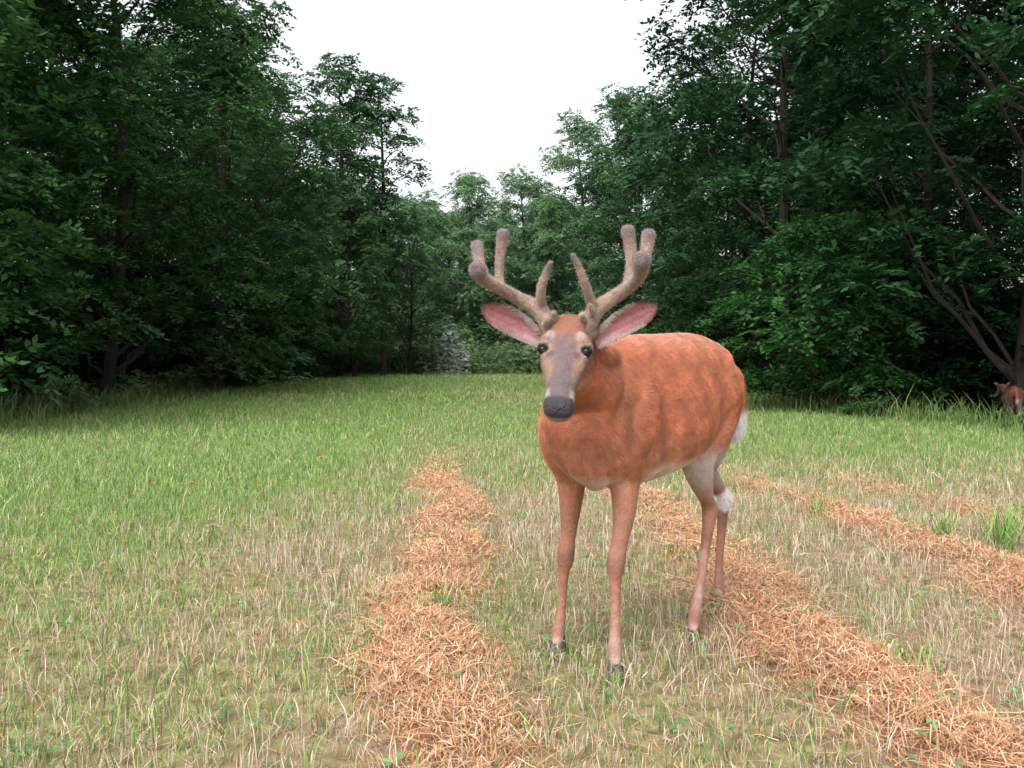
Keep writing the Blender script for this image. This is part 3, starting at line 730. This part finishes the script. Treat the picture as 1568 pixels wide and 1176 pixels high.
# tail
tl = union("tail", [closed_tube([[.79, 3.75, .89, .03], [.825, 3.80, .85, .032], [.838, 3.825, .78, .032], [.842, 3.83, .69, .030], [.838, 3.825, .645, .014]], 14)], .006, 4)
PT = co_of(tl); tm = sst(.77, .72, PT[:, 2] - (PT[:, 0] - .85) * .3)
CT = np.array([.43, .15, .07]) * (1 - tm[:, None]) + np.array([.80, .77, .76]) * tm[:, None]; set_col(tl, CT); tl.materials.append(M_DEER)
vt = normals_of(tl); k = RNG.integers(0, len(PT), 9000)
q = nrm(vt[k] * .35 - UP + RNG.normal(0, .15, (len(k), 3))); sd_ = nrm(np.cross(q, vt[k])) * .001
Vt = np.stack([PT[k] - sd_, PT[k] + sd_, PT[k] + q * RNG.uniform(.02, .045, len(k))[:, None]], 1).reshape(-1, 3)
tfur = fast_mesh("tail_fur", Vt, np.arange(len(Vt)).reshape(-1, 3), np.repeat(CT[k], 3, 0), [M_FUR])
# tarsal tuft
cen_t = np.array([.803, 3.868, .40]); k = 1500; u = nrm(RNG.normal(size=(k, 3))); b_ = cen_t + u * np.array([.026, .026, .040])
q = nrm(u * .6 - UP * .8 + RNG.normal(0, .15, (k, 3))); sd_ = nrm(np.cross(q, u)) * .0014
Vt = np.stack([b_ - sd_, b_ + sd_, b_ + q * RNG.uniform(.012, .026, k)[:, None]], 1).reshape(-1, 3)
tt = fast_mesh("tarsal_tuft", Vt, np.arange(len(Vt)).reshape(-1, 3), np.tile(np.array([.85, .82, .8]), (len(Vt), 1)), [M_FUR])

ROOT = Vector((.45, 3.3, 0))
def deer(loc, rot, scale, items, tint=(1, 1, 1)):
    e = bpy.data.objects.new("white_tailed_deer", None); e.empty_display_size = .3; link(e)
    e.location = loc; e.rotation_euler = (0, 0, rot); e.scale = (scale,) * 3
    for n_, m_ in items:
        o = bpy.data.objects.new(n_, m_); link(o, e); o.location = -ROOT; o.color = (*tint, 1)
    return e
common = kids + face + [("hooves", hoof), ("tail", tl), ("tail_fur", tfur), ("tarsal_tuft", tt)]
deer(ROOT, 0, 1, common + [("antlers", antm), ("velvet_fuzz", velv)])
deer(Vector((7.42, 15.2, -.08)), math.radians(200), .68, common, (.38, .36, .38))

# ------------------------------------------------------------ light, sky, camera
w = bpy.data.worlds.new("World"); scene.world = w; w.use_nodes = True
nt = w.node_tree; nt.nodes.clear()
sky = nt.nodes.new("ShaderNodeTexSky"); sky.sky_type = 'NISHITA'; sky.sun_disc = False
EL, AZ = 52, 205
sky.sun_elevation = math.radians(EL); sky.sun_rotation = math.radians(AZ); sky.dust_density = 5; sky.air_density = 1.0
hs = nt.nodes.new("ShaderNodeHueSaturation"); hs.inputs["Saturation"].default_value = .2; hs.inputs["Value"].default_value = 2.5
bg = nt.nodes.new("ShaderNodeBackground"); bg.inputs[1].default_value = .15
wo = nt.nodes.new("ShaderNodeOutputWorld")
nt.links.new(sky.outputs[0], hs.inputs["Color"]); nt.links.new(hs.outputs[0], bg.inputs[0]); nt.links.new(bg.outputs[0], wo.inputs[0])
sl = bpy.data.lights.new("sun", 'SUN'); sl.energy = 1.15; sl.angle = math.radians(40); sl.color = (1, .97, .93)
so = bpy.data.objects.new("sun", sl); link(so)
d = Vector((math.sin(math.radians(AZ)) * math.cos(math.radians(EL)), math.cos(math.radians(AZ)) * math.cos(math.radians(EL)), math.sin(math.radians(EL))))
so.rotation_euler = d.to_track_quat('Z', 'Y').to_euler(); so.location = (0, -5, 20)
cam = bpy.data.cameras.new("camera"); cam.lens = 36; cam.sensor_width = 36; cam.clip_end = 2000; cam.clip_start = .05
co = bpy.data.objects.new("camera", cam); link(co); co.location = (0, 0, .9); co.rotation_euler = (math.radians(90 - 1.02), 0, 0)
scene.camera = co
scene.view_settings.view_transform = 'Standard'; scene.view_settings.look = 'None'; scene.view_settings.exposure = 0
